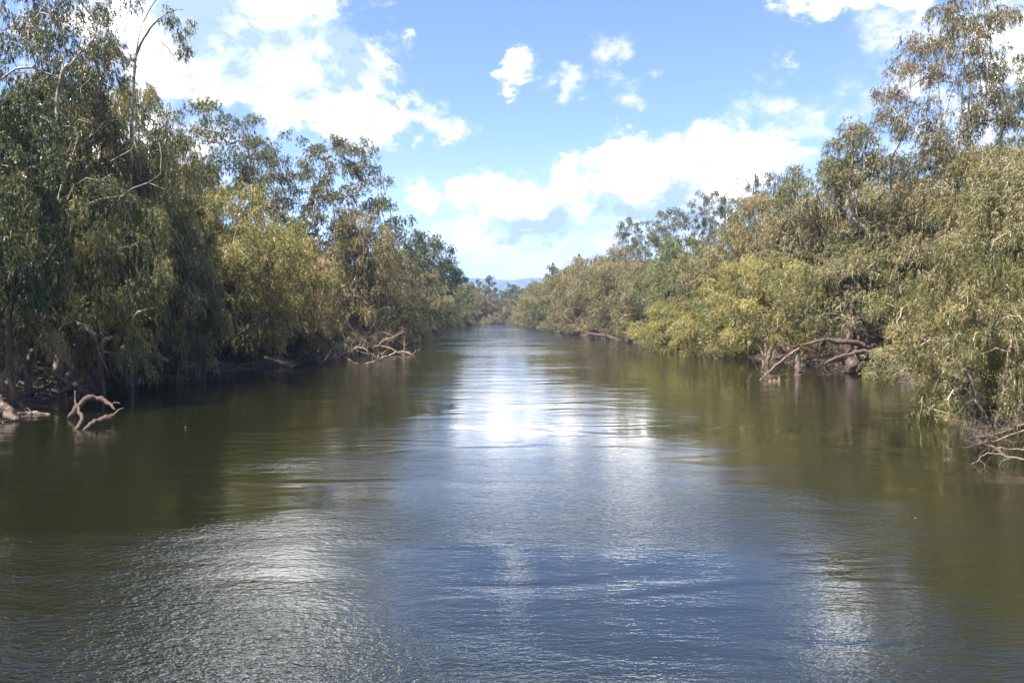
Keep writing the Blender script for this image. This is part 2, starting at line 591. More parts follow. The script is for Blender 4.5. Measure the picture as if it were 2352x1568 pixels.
def build_hills():
    xs = np.linspace(-3600, 3600, 181)
    ys = np.linspace(3600, 6200, 40)
    X, Y = np.meshgrid(xs, ys, indexing='ij')
    prof = 214 + 9 * wob(X, Y * 0.2, 0.0042, 0.5) + 5 * wob(X, Y * 0.5, 0.017, 1.0) - 0.010 * np.maximum(0, X - 120)
    t = np.clip((Y - 3700) / 1300, 0, 1)
    t = t * t * (3 - 2 * t)
    Z = 3.0 + prof * t + t * (16 * wob(X, Y, 0.008, 2.0) * (1 - t))
    Z[:, -1] = -0.5
    Z[:, 0] = 1.0
    V = np.stack([X, Y, Z], -1).reshape(-1, 3)
    ny = len(ys)
    i = np.arange(len(xs) - 1)[:, None] * ny
    j = np.arange(ny - 1)[None, :]
    q = np.stack([i + j, i + ny + j, i + ny + j + 1, i + j + 1], -1).reshape(-1, 4)
    m, nt = new_mat('hill_forest')
    tc = node(nt, 'ShaderNodeTexCoord')
    n = node(nt, 'ShaderNodeTexNoise')
    n.inputs['Scale'].default_value = 0.03
    n.inputs['Detail'].default_value = 8
    nt.links.new(tc.outputs['Object'], n.inputs['Vector'])
    c = mixc(nt, smooth(nt, n.outputs['Fac'], 0.35, 0.65), (0.030, 0.050, 0.030), (0.085, 0.105, 0.055))
    pb = node(nt, 'ShaderNodeBsdfPrincipled')
    nt.links.new(c, pb.inputs['Base Color'])
    pb.inputs['Roughness'].default_value = 1.0
    nt.links.new(pb.outputs[0], node(nt, 'ShaderNodeOutputMaterial').inputs[0])
    obj('hills', mesh_np('hills', V, q, None, m, True), kind='structure')


def build_haze():
    x0, x1, y0, y1, z0, z1 = -6600, 6600, -330, 7600, -3.6, 240
    V = [(x, y, z) for z in (z0, z1) for x, y in ((x0, y0), (x1, y0), (x1, y1), (x0, y1))]
    q = [(0, 3, 2, 1), (4, 5, 6, 7), (0, 1, 5, 4), (1, 2, 6, 5), (2, 3, 7, 6), (3, 0, 4, 7)]
    m, nt = new_mat('haze_air')
    pv = node(nt, 'ShaderNodeVolumePrincipled')
    pv.inputs['Color'].default_value = (0.27, 0.44, 1.0, 1)
    pv.inputs['Density'].default_value = HAZE
    nt.links.new(pv.outputs[0], node(nt, 'ShaderNodeOutputMaterial').inputs['Volume'])
    obj('haze', mesh_np('haze', V, q, None, m), kind='stuff')


HAZE = 0.00011
build_ground()
build_water()
build_hills()
if HAZE:
    build_haze()


# ------------------------------------------------------------------ trees
def gen_leaves(rng, start, out, L, droop, per, leaf_len, leaf_w, hang, tint0):
    """Leaves along drooping sprays. start, out: (S,3); L, droop: (S,). Returns verts, quads, tint."""
    S = len(start)
    t = rng.uniform(0.05, 1.0, (S, per))
    Lt = L[:, None]
    base = start[:, None, :] + (out[:, None, :] * (Lt * t * (1 - 0.4 * t))[..., None])
    base[..., 2] -= droop[:, None] * Lt * t * t
    base += rng.normal(0, 0.05, base.shape) * Lt[..., None]
    tan = out[:, None, :] * (1 - 0.8 * t)[..., None]
    tan[..., 2] -= 2 * droop[:, None] * t
    d = unit(tan) * 0.45 + rng.normal(0, 0.42, base.shape)
    d[..., 2] -= hang
    d = unit(d).reshape(-1, 3)
    base = base.reshape(-1, 3)
    N = len(base)
    ln = leaf_len * rng.uniform(0.6, 1.35, N)
    w = leaf_w * rng.uniform(0.7, 1.3, N)
    side = unit(np.cross(d, rng.normal(0, 1, (N, 3))))
    mid = base + d * (ln * 0.45)[:, None]
    tip = base + d * ln[:, None]
    tip[:, 2] -= ln * 0.12
    V = np.stack([base, mid + side * (w / 2)[:, None], tip, mid - side * (w / 2)[:, None]], 1).reshape(-1, 3)
    Q = np.arange(N * 4).reshape(-1, 4)
    tint = np.clip(np.repeat(tint0, per) + rng.normal(0, 0.13, N), 0, 1)
    return V, Q, tint


def ribbons(rng, start, out, L, droop, w):
    """Thin bare twigs following the sprays."""
    S = len(start)
    ts = np.array([0, 0.35, 0.7, 1.0])
    P = start[:, None, :] + out[:, None, :] * (L[:, None] * ts * (1 - 0.4 * ts))[..., None]
    P[..., 2] -= droop[:, None] * L[:, None] * ts * ts
    P[:, 1:] += rng.normal(0, 0.05, (S, 3, 3)) * L[:, None, None]
    side = unit(np.cross(out, rng.normal(0, 1, (S, 3))))
    ww = w * np.array([1, 0.8, 0.6, 0.25])
    A = P + side[:, None, :] * ww[None, :, None]
    B = P - side[:, None, :] * ww[None, :, None]
    V = np.stack([A, B], 2).reshape(-1, 3)
    b = np.arange(S)[:, None] * 8
    k = np.arange(3)[None, :] * 2
    Q = np.stack([b + k, b + k + 1, b + k + 3, b + k + 2], -1).reshape(-1, 4)
    return V, Q


def skeleton(rng, stems, clumps, H, upb=0.18, down_pen=0.6, zmin=0.12):
    pos, par = [], []
    for s in stems:
        for i, p in enumerate(s):
            pos.append(np.array(p, float))
            if i:
                par.append(len(pos) - 2)
            elif len(pos) == 1:
                par.append(-1)
            else:
                par.append(int(np.argmin([np.linalg.norm(q - pos[-1]) for q in pos[:-1]])))
    order = np.argsort([np.linalg.norm(c - np.array([0, 0, H * 0.35])) for c in clumps])
    tips = []
    for ci in order:
        c = clumps[ci]
        A = np.array(pos)
        dv = np.linalg.norm(A - c, axis=1)
        cost = dv + down_pen * np.maximum(0, A[:, 2] - c[2]) + 3 * np.maximum(0, H * zmin - A[:, 2])
        i = int(np.argmin(cost))
        p0 = A[i]
        dist = np.linalg.norm(c - p0)
        pd = A[i] - A[par[i]] if par[i] >= 0 else np.array([0, 0, 1.0])
        ctrl = p0 + unit(pd) * dist * 0.35 + np.array([0, 0, upb * dist])
        m = max(2, min(6, int(dist / (H * 0.05)) + 1))
        prev = i
        for k in range(1, m + 1):
            t = k / m
            q = (1 - t) ** 2 * p0 + 2 * t * (1 - t) * ctrl + t * t * c
            if k < m:
                q = q + rng.normal(0, 0.045 * dist, 3)
            pos.append(q)
            par.append(prev)
            prev = len(pos) - 1
        tips.append(prev)
    pos = np.array(pos)
    par = np.array(par)
    cnt = np.zeros(len(pos))
    ch = [[] for _ in pos]
    for i, p in enumerate(par):
        if p >= 0:
            ch[p].append(i)
    for i in range(len(pos)):
        if not ch[i]:
            cnt[i] = 1
    for i in range(len(pos) - 1, 0, -1):
        cnt[par[i]] += cnt[i]
    return pos, par, cnt, ch


VARIANTS = {}


def make_variant(key, seed, kind, H, W, n_clumps, clump_r, sprays, per, leaf_len, leaf_w, mat, bark,
                 zlo=0.06, zw=0.38, top_pow=1.0, r_base=None, stems=None, spray_len=1.3, droop=0.7, hang=0.55,
                 shell=0.5, twig_frac=0.25, upb=0.18, trunk_top=0.55, tint_mu=0.52, tint_sd=0.19, flat=0.75,
                 n_limbs=5, lump=0.28, clumps=None, twig_w=0.014, down_pen=0.6, twig_mat=None, n_stems=1, lean=0.1):
    rng = np.random.default_rng(seed)
    if stems is None:
        stems = []
        for s in range(n_stems):
            a = rng.uniform(0, 6.28)
            tilt = lean if n_stems == 1 else rng.uniform(0.25, 0.5)
            n = 7
            pts = []
            off = np.array([math.cos(a), math.sin(a), 0]) * tilt
            for i in range(n):
                t = i / (n - 1)
                p = np.array([0, 0, H * trunk_top * t]) + off * H * trunk_top * t ** 1.2 + rng.normal(0, 0.012 * H, 3) * (t > 0)
                pts.append(p)
            pts[0] = np.zeros(3)
            stems.append(pts)
    if clumps is None:
        clumps = []
        ph = rng.uniform(0, 6.28, 6)
        while len(clumps) < n_clumps:
            z = rng.uniform(zlo, 0.97)
            if z < zw:
                prof = 0.62 + 0.38 * (z - zlo) / (zw - zlo)
            else:
                u = (z - zw) / (1 - zw)
                prof = max(0.05, (1 - u ** (1.6 * top_pow + 0.4))) ** 0.75
            a = rng.uniform(0, 6.283)
            lum = 1 + lump * (math.sin(2 * a + ph[0] + 5 * z) * 0.5 + math.sin(3 * a + ph[1] - 9 * z) * 0.5 + math.sin(14 * z + ph[2] + a) * 0.4)
            if rng.random() > prof:
                continue
            r = math.sqrt(rng.uniform(shell * shell, 1.0)) * prof * lum
            clumps.append(np.array([math.cos(a) * r * W / 2, math.sin(a) * r * W / 2, z * H]))
    clumps = [np.asarray(c, float) for c in clumps]
    pos, par, cnt, ch = skeleton(rng, stems, clumps, H, upb, down_pen)
    r_base = r_base or H * 0.017
    tipr = 0.018
    p = math.log(r_base / tipr) / math.log(max(3, cnt.max()))
    rad = tipr * cnt ** p
    # chains
    chains = []
    stack = [(0, [0])]
    while stack:
        i, chain = stack.pop()
        while ch[i]:
            k = sorted(ch[i], key=lambda c: -cnt[c])
            for o in k[1:]:
                stack.append((o, [i, o]))
            i = k[0]
            chain.append(i)
        chains.append(chain)
    trunk = max((c for c in chains if c[0] == 0), key=lambda c: rad[c[1]])
    rest = [c for c in chains if c is not trunk]
    rest.sort(key=lambda c: -rad[c[1]] * len(c))
    limbs, tw = rest[:n_limbs], rest[n_limbs:]

    def rads(c, first):
        r = rad[c].copy()
        if first:
            r[0] = r[0] * 1.35
        else:
            r[0] = min(r[0], r[1] * 1.25)
        return r

    def refine(c, r):
        P = pos[c]
        n = len(P)
        if n < 3:
            return P, r
        t = np.arange(n)
        tt = np.linspace(0, n - 1, (n - 1) * 3 + 1)
        Pm = np.stack([np.interp(tt, t, P[:, k]) for k in range(3)], 1)
        for _ in range(3):
            Pm[1:-1] = 0.25 * Pm[:-2] + 0.5 * Pm[1:-1] + 0.25 * Pm[2:]
        Pm[1:-1] += rng.normal(0, 0.012, (len(Pm) - 2, 3)) * (1 + np.interp(tt, t, r)[1:-1, None] * 6)
        return Pm, np.interp(tt, t, r)
    tb = Tubes()
    P_, r_ = refine(trunk, rads(trunk, True))
    tb.add(P_, r_, 9, rng, 0.10)
    out = {'H': H, 'W': W, 'trunk': tb.mesh('trunk', bark), 'limbs': [], 'kind': kind}
    for c in limbs:
        tb = Tubes()
        P_, r_ = refine(c, rads(c, False))
        tb.add(P_, r_, 7, rng, 0.10)
        out['limbs'].append(tb.mesh('limb', bark))
    tb = Tubes()
    for c in tw:
        P_, r_ = (pos[c], rads(c, False)) if len(c) > 6 or rad[c[1]] < 0.03 else refine(c, rads(c, False))
        tb.add(P_, r_, 4 if rad[c[1]] < 0.05 else 5, cap=False)
    # sprays
    C = np.array(clumps)
    nC = len(C)
    S = nC * sprays
    ci = np.repeat(np.arange(nC), sprays)
    dirs = unit(rng.normal(0, 1, (S, 3)))
    cr = clump_r * rng.uniform(0.65, 1.3, nC)
    start = C[ci] + dirs * (cr[ci] * rng.uniform(0, 1, S) ** 0.5)[:, None] * np.array([1, 1, flat])
    hor = C[ci] * np.array([1, 1, 0])
    outd = unit(unit(hor) * 0.55 + dirs * 0.6 + np.array([0, 0, 0.35]) + rng.normal(0, 0.3, (S, 3)))
    L = spray_len * rng.uniform(0.5, 1.3, S)
    dr = droop * rng.uniform(0.6, 1.5, S)
    ct = rng.normal(tint_mu, tint_sd, nC)
    tint0 = ct[ci] + rng.normal(0, 0.12, S)
    V, Q, tint = gen_leaves(rng, start, outd, L, dr, per, leaf_len, leaf_w, hang, tint0)
    keep_low = V.reshape(-1, 4, 3)[:, :, 2].min(1) > (0.0 if kind == 'gum' else -1.2)
    Vq = V.reshape(-1, 4, 3)[keep_low]
    out['crown'] = mesh_np('crown', Vq.reshape(-1, 3), np.arange(len(Vq) * 4).reshape(-1, 4), None, mat, False, tint[keep_low])
    if H:
        mids = Vq[:, 0]
        zs, rs = mids[:, 2], np.hypot(mids[:, 0], mids[:, 1])
        out['H'] = float(np.percentile(zs, 99.6))
        out['W'] = 2 * float(np.percentile(rs, 93))
    sel = rng.random(S) < twig_frac
    sel &= start[:, 2] > 1.0
    if sel.any():
        Vr, Qr = ribbons(rng, start[sel], outd[sel], L[sel] * 1.1, dr[sel], twig_w)
        tb.V.append(Vr)
        tb.Q.append(Qr + tb.n)
        tb.n += len(Vr)
    me = tb.mesh('twigs', twig_mat or M_twig)
    out['twigs'] = me
    VARIANTS[key] = out
    return out


def plant(key, x, y, h, w, label, group=None, color=(1, 1, 1), rot=None, lean=(0, 0), name=None, z=None):
    v = VARIANTS[key]
    if rot is None:
        rot = (x * 12.9898 + y * 78.233) % 6.283
    zz = float(ground_z(np.array(x), np.array(y))) - 0.15 if z is None else z
    root = empty(name or {'gum': 'gum_tree', 'weep': 'paperbark_tree', 'dark': 'dark_leaved_tree', 'shrub': 'paperbark_shrub'}[v['kind']], (x, y, zz),
                 label=label, cat='shrub' if v['kind'] == 'shrub' else 'tree', group=group)
    root.rotation_euler = (lean[0], lean[1], rot)
    root.scale = (w / v['W'], w / v['W'], h / v['H'])
    o = obj('trunk', v['trunk'], parent=root)
    for l in v['limbs']:
        obj('limb', l, parent=root)
    if v['twigs']:
        obj('twigs', v['twigs'], parent=root, kind='stuff')
    c = obj('crown', v['crown'], parent=root, kind='stuff')
    c.color = color + (1.0,)
    return root


def plant_px(key, xp, Y, top, wpx, label, **kw):
    """Tree whose axis stands at picture column xp at distance Y, top at row top, wpx wide."""
    x = (xp - 1176) / F * Y
    zt = CAM_H + (HZ - top) / F * Y
    z = float(ground_z(np.array(x), np.array(Y))) - 0.15
    z = max(z, -1.0)
    return plant(key, x, Y, zt - z, wpx / F * Y, label, z=z, **kw)


# near paperbarks: short narrow leaves
for k, s in (('near_a', 11), ('near_b', 12)):
    make_variant(k, s, 'weep', 12, 11, 150, 0.95, 36, 16, 0.20, 0.039, M_weep, M_bark, zlo=0.06, zw=0.42, spray_len=0.65,
                 droop=0.75, hang=0.42, n_stems=3, r_base=0.30, trunk_top=0.5, twig_frac=0.40, twig_w=0.010, shell=0.45)
for k, s in (('near_c', 13), ('near_d', 14)):
    make_variant(k, s, 'weep', 12, 11, 135, 0.95, 36, 16, 0.20, 0.039, M_weep, M_bark, zlo=0.17, zw=0.5, spray_len=0.65, top_pow=1.5,
                 droop=0.75, hang=0.42, n_stems=3, r_base=0.34, trunk_top=0.5, twig_frac=0.40, twig_w=0.010, shell=0.45)
# the bank paperbarks
for k, s, W, zw in (('weep_a', 21, 13, 0.40), ('weep_b', 22, 12, 0.35), ('weep_c', 23, 14, 0.45), ('weep_d', 24, 11, 0.50)):
    make_variant(k, s, 'weep', 18, W, 230, 1.1, 28, 12, 0.30, 0.058, M_weep, M_bark, zlo=0.03, zw=zw, spray_len=0.85,
                 droop=0.75, hang=0.40, n_stems=3, r_base=0.36, trunk_top=0.6, twig_frac=0.42, twig_w=0.016, shell=0.5, lump=0.34, top_pow=1.7)
# low scrub at the waterline
for k, s in (('shrub_a', 27), ('shrub_b', 28)):
    make_variant(k, s, 'shrub', 5, 7, 70, 0.6, 16, 16, 0.24, 0.042, M_weep, M_bark, zlo=0.02, zw=0.3, spray_len=0.8,
                 droop=0.8, hang=0.4, n_stems=3, r_base=0.10, trunk_top=0.5, twig_frac=0.6, twig_w=0.014, shell=0.3, n_limbs=2)
# gums: open crown on pale limbs, leaves bunched at the limb ends
make_variant('gum_a', 31, 'gum', 30, 19, 200, 1.15, 36, 13, 0.25, 0.058, M_gum, M_gumbark, zlo=0.40, zw=0.66, top_pow=1.4, spray_len=0.55,
             droop=0.6, hang=0.5, shell=0.25, trunk_top=0.42, r_base=0.45, n_limbs=9, lump=0.4, twig_frac=0.05, n_stems=2, down_pen=1.5, upb=0.25, flat=0.6)
make_variant('gum_b', 32, 'gum', 28, 13, 140, 1.1, 36, 13, 0.25, 0.056, M_gum, M_gumbark, zlo=0.38, zw=0.62, top_pow=1.0, spray_len=0.55,
             droop=0.6, hang=0.5, shell=0.2, trunk_top=0.55, r_base=0.36, n_limbs=7, lump=0.45, twig_frac=0.05, down_pen=1.5, upb=0.3, flat=0.65)
TS = [np.zeros(3), (0.1, 0, 4), (0.0, 0.1, 8), (0.15, 0, 12)]
tall_stems = [TS + [(0.6, 0.2, 15), (0.9, 0.3, 19), (1.2, 0.5, 23), (1.6, 0.6, 27)],
              [TS[3], (-0.5, 0.4, 15), (-1.0, 0.9, 18), (-1.3, 1.0, 22), (-1.9, 1.3, 26)],
              [TS[3], (0.0, -0.6, 15.5), (-0.3, -1.0, 19), (-0.2, -1.4, 24)],
              [TS[3], (1.6, -0.5, 13.5), (3.0, -0.8, 16), (4.6, -0.8, 19)],
              [TS[3], (-1.2, -0.5, 13.5), (-2.6, -0.6, 17), (-3.6, -0.4, 21)]]
make_variant('gum_sparse', 33, 'gum', 31, 13, 260, 0.8, 28, 12, 0.23, 0.044, M_gum, M_gumbark, stems=tall_stems, zlo=0.38, zw=0.72, top_pow=1.3,
             spray_len=0.7, droop=0.8, hang=0.6, shell=0.15, r_base=0.34, n_limbs=10, lump=0.3, twig_frac=0.25, down_pen=1.0, upb=0.3)
make_variant('gum_near', 37, 'gum', 31, 24, 230, 1.0, 28, 13, 0.21, 0.049, M_gum, M_gumbark, zlo=0.30, zw=0.62, top_pow=1.4, spray_len=0.6,
             droop=0.7, hang=0.6, shell=0.25, trunk_top=0.5, r_base=0.5, n_limbs=10, lump=0.4, twig_frac=0.10, n_stems=2, down_pen=1.5, upb=0.2)
# dense dark trees
for k, s, zlo in (('dark_a', 41, 0.14), ('dark_b', 42, 0.30)):
    make_variant(k, s, 'dark', 22, 12, 180, 1.2, 20, 13, 0.31, 0.092, M_dark, M_darkbark, zlo=zlo, zw=0.5, top_pow=1.2, spray_len=0.8,
                 droop=0.5, hang=0.3, shell=0.4, trunk_top=0.6, r_base=0.34, n_limbs=5, lump=0.35, twig_frac=0.05, down_pen=1.0)
# the small crowns far up the river
for k, s, kd, m in (('far_a', 51, 'weep', M_weep), ('far_b', 52, 'weep', M_weep)):
    make_variant(k, s, kd, 18, 14, 110, 1.3, 16, 12, 0.50, 0.11, m, M_bark, zlo=0.02, zw=0.4, spray_len=1.3, droop=0.6, hang=0.3,
                 n_stems=2, r_base=0.3, twig_frac=0.3, twig_w=0.03)
make_variant('far_gum', 53, 'gum', 22, 12, 50, 1.0, 16, 10, 0.45, 0.13, M_gum, M_gumbark, zlo=0.4, zw=0.7, spray_len=0.7, shell=0.2,
             r_base=0.3, lump=0.5, twig_frac=0.0, down_pen=1.5)
# the crooked gum of the right bank follows the bends its trunk shows
CB = np.array([(2012 - 1176) / F * 80, 80.0, 0.0])
CB[2] = float(ground_z(CB[0], CB[1])) - 0.15
ck = [np.zeros(3)] + [px(a, b, 80) - CB for a, b in ((2010, 620), (2001, 538), (1976, 524), (1952, 510), (1941, 482), (1945, 454), (1948, 397), (1955, 340))]
ck2 = [px(a, b, 80.4) - CB for a, b in ((1952, 510), (1958, 470), (1966, 430), (1975, 380))]
rr_ = np.random.default_rng(8)
ccl = []
while len(ccl) < 85:
    u, v = rr_.uniform(-1, 1, 2)
    if u * u + v * v < 1:
        ccl.append(px(1955 + u * 72 * (1 - 0.35 * v), 365 - v * 82, 80 + rr_.uniform(-2.2, 2.2)) - CB)
make_variant('gum_crook', 35, 'gum', 25, 8, 0, 0.75, 24, 13, 0.24, 0.046, M_gum, M_gumbark, stems=[ck, ck2], clumps=ccl, r_base=0.34, spray_len=0.6,
             droop=0.7, hang=0.6, n_limbs=7, twig_frac=0.15, down_pen=0.8, upb=0.15)

YEL = (1.42, 1.36, 0.84)
GRN = (0.85, 1.05, 0.75)
GRY = (1.2, 1.05, 0.98)
BRN = (1.12, 1.07, 1.0)
DRK = (1.12, 1.12, 0.92)

# ---- left bank, near to far
plant_px('gum_near', -10, 49, -260, 720, 'big gum at the left edge whose branches reach across the top corner')
plant_px('gum_b', 130, 56, -40, 330, 'gum whose leafy crown fills the top left between the big gum and the slim one', color=(0.95, 1.0, 0.85), rot=2.2)
plant_px('dark_b', 30, 44, 195, 260, 'dense dark green tree hanging into the left edge of the picture')
plant_px('near_c', 60, 48, 450, 330, 'weeping paperbark nearest on the left bank, over the sloping grey log', color=DRK)
plant_px('near_d', 235, 54, 420, 330, 'weeping paperbark over the dark hollow in the left bank', color=(1.0, 1.08, 0.8))
plant_px('near_c', 400, 63, 500, 270, 'low weeping paperbark over the sunlit earth of the left bank', color=(0.9, 0.98, 0.8), rot=2.0)
plant_px('weep_d', 170, 58, 175, 300, 'tall brown-green paperbark behind the two nearest trees on the left', color=BRN)
plant_px('weep_b', 95, 66, 190, 330, 'tall shaded paperbark filling the gap beside the pale trunk at the left edge', color=(1.1, 1.05, 0.8), rot=1.0)
plant_px('weep_c', 255, 74, 215, 300, 'wide brown-green paperbark behind the foot of the slim pale gum', color=(1.05, 0.95, 0.72), rot=2.6)
plant_px('weep_b', 420, 84, 335, 230, 'paperbark filling the notch left of the open-crowned gum', color=(0.95, 0.98, 0.75), rot=4.4)
plant_px('weep_a', 335, 64, 200, 230, 'tall bushy paperbark at the foot of the slim pale gum', color=(1.1, 1.08, 0.88))
plant_px('dark_a', 390, 70, 420, 120, 'narrow dark tree between the tall paperbark and the yellow-green one')
plant_px('gum_b', 500, 98, 235, 250, 'open-crowned gum rising behind the yellow-green paperbark', color=(1.15, 1.15, 0.95))
plant_px('gum_b', 625, 122, 345, 150, 'smaller gum between the open-crowned gum and the spreading one', rot=1.0)
plant_px('weep_c', 560, 80, 432, 340, 'broad sunlit yellow-green paperbark on the left bank', color=YEL)
plant_px('weep_b', 690, 90, 545, 200, 'pinkish-beige drooping paperbark beside the yellow-green one', color=(1.6, 1.38, 1.3))
plant_px('gum_a', 765, 122, 318, 320, 'large spreading gum with pale forked trunk, tallest over the left bank', color=(1.1, 1.0, 0.85))
plant_px('weep_d', 825, 118, 490, 190, 'olive paperbark standing above the pale dead branches in the water', color=(1.4, 1.25, 1.1))
plant_px('dark_a', 925, 165, 500, 150, 'dark bushy tree sloping down from the spreading gum to the sky')
plant_px('weep_b', 905, 150, 580, 170, 'grey-green paperbark in front of the dark bushy tree', color=(0.95, 0.95, 0.85))
plant_px('dark_b', 985, 215, 545, 130, 'second dark bushy tree beyond, before the river narrows', rot=0.5)
plant_px('weep_a', 980, 210, 630, 120, 'low rounded paperbark at the waterline below the second dark tree', color=GRN)
plant_px('dark_a', 1030, 285, 600, 100, 'third and smallest dark tree of the left bank skyline', rot=2.5)
plant_px('far_a', 1030, 275, 655, 110, 'small paperbark at the waterline below the smallest dark tree', color=GRN)
plant_px('far_b', 1066, 350, 642, 90, 'last paperbark of the left bank before the bend', color=(0.9, 0.95, 0.85))

# the slim pale gum, with its own fork and one tuft to the right
B = np.array([(300 - 1176) / F * 60, 60, 0.0])
B[2] = float(ground_z(B[0], B[1])) - 0.15


def loc(x, y, dy=0.0):
    return px(x, y, 60 + dy) - B


st1 = [np.zeros(3), loc(302, 520), loc(308, 330), loc(314, 205), loc(321, 140), loc(333, 75), loc(352, 35), loc(378, 0), loc(420, -60)]
st2 = [loc(321, 140), loc(336, 105, 0.2), loc(352, 81, 0.3), loc(373, 53, 0.4), loc(408, 33, 0.5), loc(433, 33, 0.6)]
st3 = [loc(352, 81, 0.3), loc(385, 105, 0.3), loc(402, 128, 0.3), loc(412, 150, 0.3)]
cl = [loc(*c) for c in ((392, 30), (398, 60, .5), (412, 85, .3), (425, 100, .6), (435, 75, .2), (440, 120, .5), (430, 135, .4), (446, 60, .5),
                        (385, 55, .3), (408, 50, .4), (420, 120, .4), (410, -40), (450, -70), (380, -70), (330, -10), (345, -50))]
make_variant('gum_slim', 61, 'gum', 31, 8, 0, 0.38, 16, 12, 0.24, 0.042, M_gum, M_gumbark, stems=[st1, st2, st3], clumps=cl, r_base=0.13, spray_len=0.6,
             droop=0.9, hang=0.8, n_limbs=6, twig_frac=0.25, down_pen=0.3, upb=0.05)
plant('gum_slim', B[0], 60, VARIANTS['gum_slim']['H'], VARIANTS['gum_slim']['W'], 'slim pale gum leaning right, its forked trunk bare against the cloud', z=B[2], rot=0.0)

# ---- right bank, near to far
plant_px('shrub_a', 2070, 66, 790, 200, 'leafy scrub on the mud just right of the leaning split trunk', color=(1.0, 1.02, 0.78), rot=1.7)
plant_px('shrub_b', 2015, 76, 770, 190, 'scrub in the hollow behind the leaning split trunk', color=(0.85, 0.88, 0.7), rot=0.4)
plant_px('near_b', 2290, 40, 520, 400, 'leafy paperbark nearest on the right, trailing into the water', color=(1.05, 1.02, 0.76), rot=1.2)
plant_px('near_a', 2215, 47, 610, 330, 'low green paperbark beside the nearest one, over the muddy bank', color=(1.12, 1.08, 0.8), rot=4.0)
plant_px('weep_d', 2370, 55, 330, 330, 'tall olive paperbark at the right edge behind the nearest one', color=(1.05, 1.03, 0.8))
plant_px('near_d', 1985, 77, 560, 330, 'paperbark with leaning split trunk standing at the right waterline', color=(1.05, 1.05, 0.85), rot=0.6)
plant_px('near_c', 1760, 86, 590, 310, 'green paperbark drooping over the stump in the river', color=YEL, rot=2.2)
plant_px('weep_c', 2130, 80, 350, 360, 'broad beige paperbark below the tallest gum', color=BRN)
plant_px('weep_a', 2280, 66, 345, 320, 'bushy paperbark between the tallest gum and the right edge', color=(1.15, 1.05, 0.85), rot=0.3)
plant_px('weep_b', 1870, 94, 385, 270, 'tall brownish paperbark left of the crooked gum', color=BRN)
plant_px('weep_d', 1985, 92, 385, 260, 'grey-brown paperbark behind the crooked gum', color=GRY, rot=3.3)
plant('gum_crook', CB[0], 80, VARIANTS['gum_crook']['H'], VARIANTS['gum_crook']['W'], z=CB[2], rot=0.0, label='crooked gum with a small rounded crown above the right bank canopy', color=(1.5, 1.35, 1.15))
plant_px('gum_sparse', 2185, 72, 10, 340, 'tallest gum on the right, thin crown on several pale trunks', color=(1.15, 0.95, 0.8))
plant_px('gum_sparse', 2390, 66, 130, 230, 'gum cut off by the right edge of the picture', rot=2.0)
plant_px('weep_a', 1755, 104, 450, 250, 'sunlit olive paperbark highest in the middle of the right bank', color=(1.15, 1.05, 0.85), rot=5.0)
plant_px('weep_c', 1660, 112, 540, 240, 'wide olive paperbark in front of the skyline gums', color=(1.1, 1.05, 0.85), rot=1.0)
plant_px('near_a', 1545, 113, 690, 190, 'low bright yellow-green paperbark at the waterline', color=(1.45, 1.45, 0.8), rot=2.8)
plant_px('near_b', 1640, 100, 680, 190, 'low green paperbark over the fallen logs on the right', color=YEL, rot=0.9)
plant_px('weep_b', 1570, 130, 545, 190, 'pale green paperbark behind the low bright yellow-green one', color=GRN, rot=2.0)
plant_px('weep_c', 1440, 170, 570, 190, 'rounded grey-brown paperbark over the dark leaning roots', color=(1.15, 1.06, 0.98), rot=3.0)
plant_px('weep_a', 1360, 205, 590, 170, 'rounded grey-green paperbark beyond the grey-brown one', color=GRY, rot=4.0)
plant_px('weep_b', 1300, 245, 620, 130, 'soft green paperbark of the far right bank', color=(0.95, 1.0, 0.85), rot=1.5)
plant_px('far_a', 1250, 300, 655, 110, 'small olive paperbark below the far skyline gum', color=(1.0, 1.0, 0.85))
plant_px('far_b', 1215, 365, 672, 80, 'last low paperbark of the right bank, leaning into the bend', color=(1.2, 1.1, 0.8))
plant_px('gum_a', 1740, 140, 400, 130, 'gum with a lone tuft held above the others on the right skyline', rot=1.1)
plant_px('gum_b', 1800, 135, 408, 90, 'narrow gum beside the lone-tuft gum', rot=3.0)
plant_px('gum_a', 1635, 150, 440, 130, 'dark-leaved gum left of the lone-tuft gum', rot=2.1)
plant_px('gum_b', 1540, 170, 480, 130, 'round-headed gum in the middle of the right skyline', rot=0.2)
plant_px('gum_a', 1450, 190, 505, 110, 'thin gum at the low end of the right skyline', rot=5.1)
plant_px('far_gum', 1275, 265, 605, 60, 'farthest gum of the right skyline beside the blue hills', color=(0.8, 0.9, 0.8))
plant_px('far_gum', 1335, 255, 585, 60, 'second farthest gum of the right skyline', color=(0.8, 0.9, 0.8), rot=2.0)

# ---- domed paperbarks that close the far banks
for xp, Y, top, w, lab in ((1490, 152, 600, 170, 'domed olive paperbark between the low yellow-green one and the grey-brown one'),
                           (1400, 188, 598, 170, 'domed grey paperbark right of the rounded grey-green one'),
                           (1330, 224, 612, 150, 'domed paperbark half way along the far right bank'),
                           (1272, 272, 636, 130, 'domed paperbark under the farthest gum on the right'),
                           (1234, 332, 656, 100, 'small domed paperbark where the right bank narrows'),
                           (872, 134, 590, 170, 'domed grey-green paperbark behind the tip of the pale dead branches'),
                           (945, 180, 590, 150, 'domed olive paperbark below the first dark bushy tree'),
                           (1003, 245, 628, 120, 'domed paperbark between the second and third dark trees'),
                           (1046, 312, 650, 100, 'small domed paperbark where the left bank narrows')):
    plant_px('weep_c' if xp % 2 else 'weep_a', xp, Y, top, w, lab, color=(1.08, 1.03, 0.92) if xp > 1176 else (1.15, 1.1, 0.92))

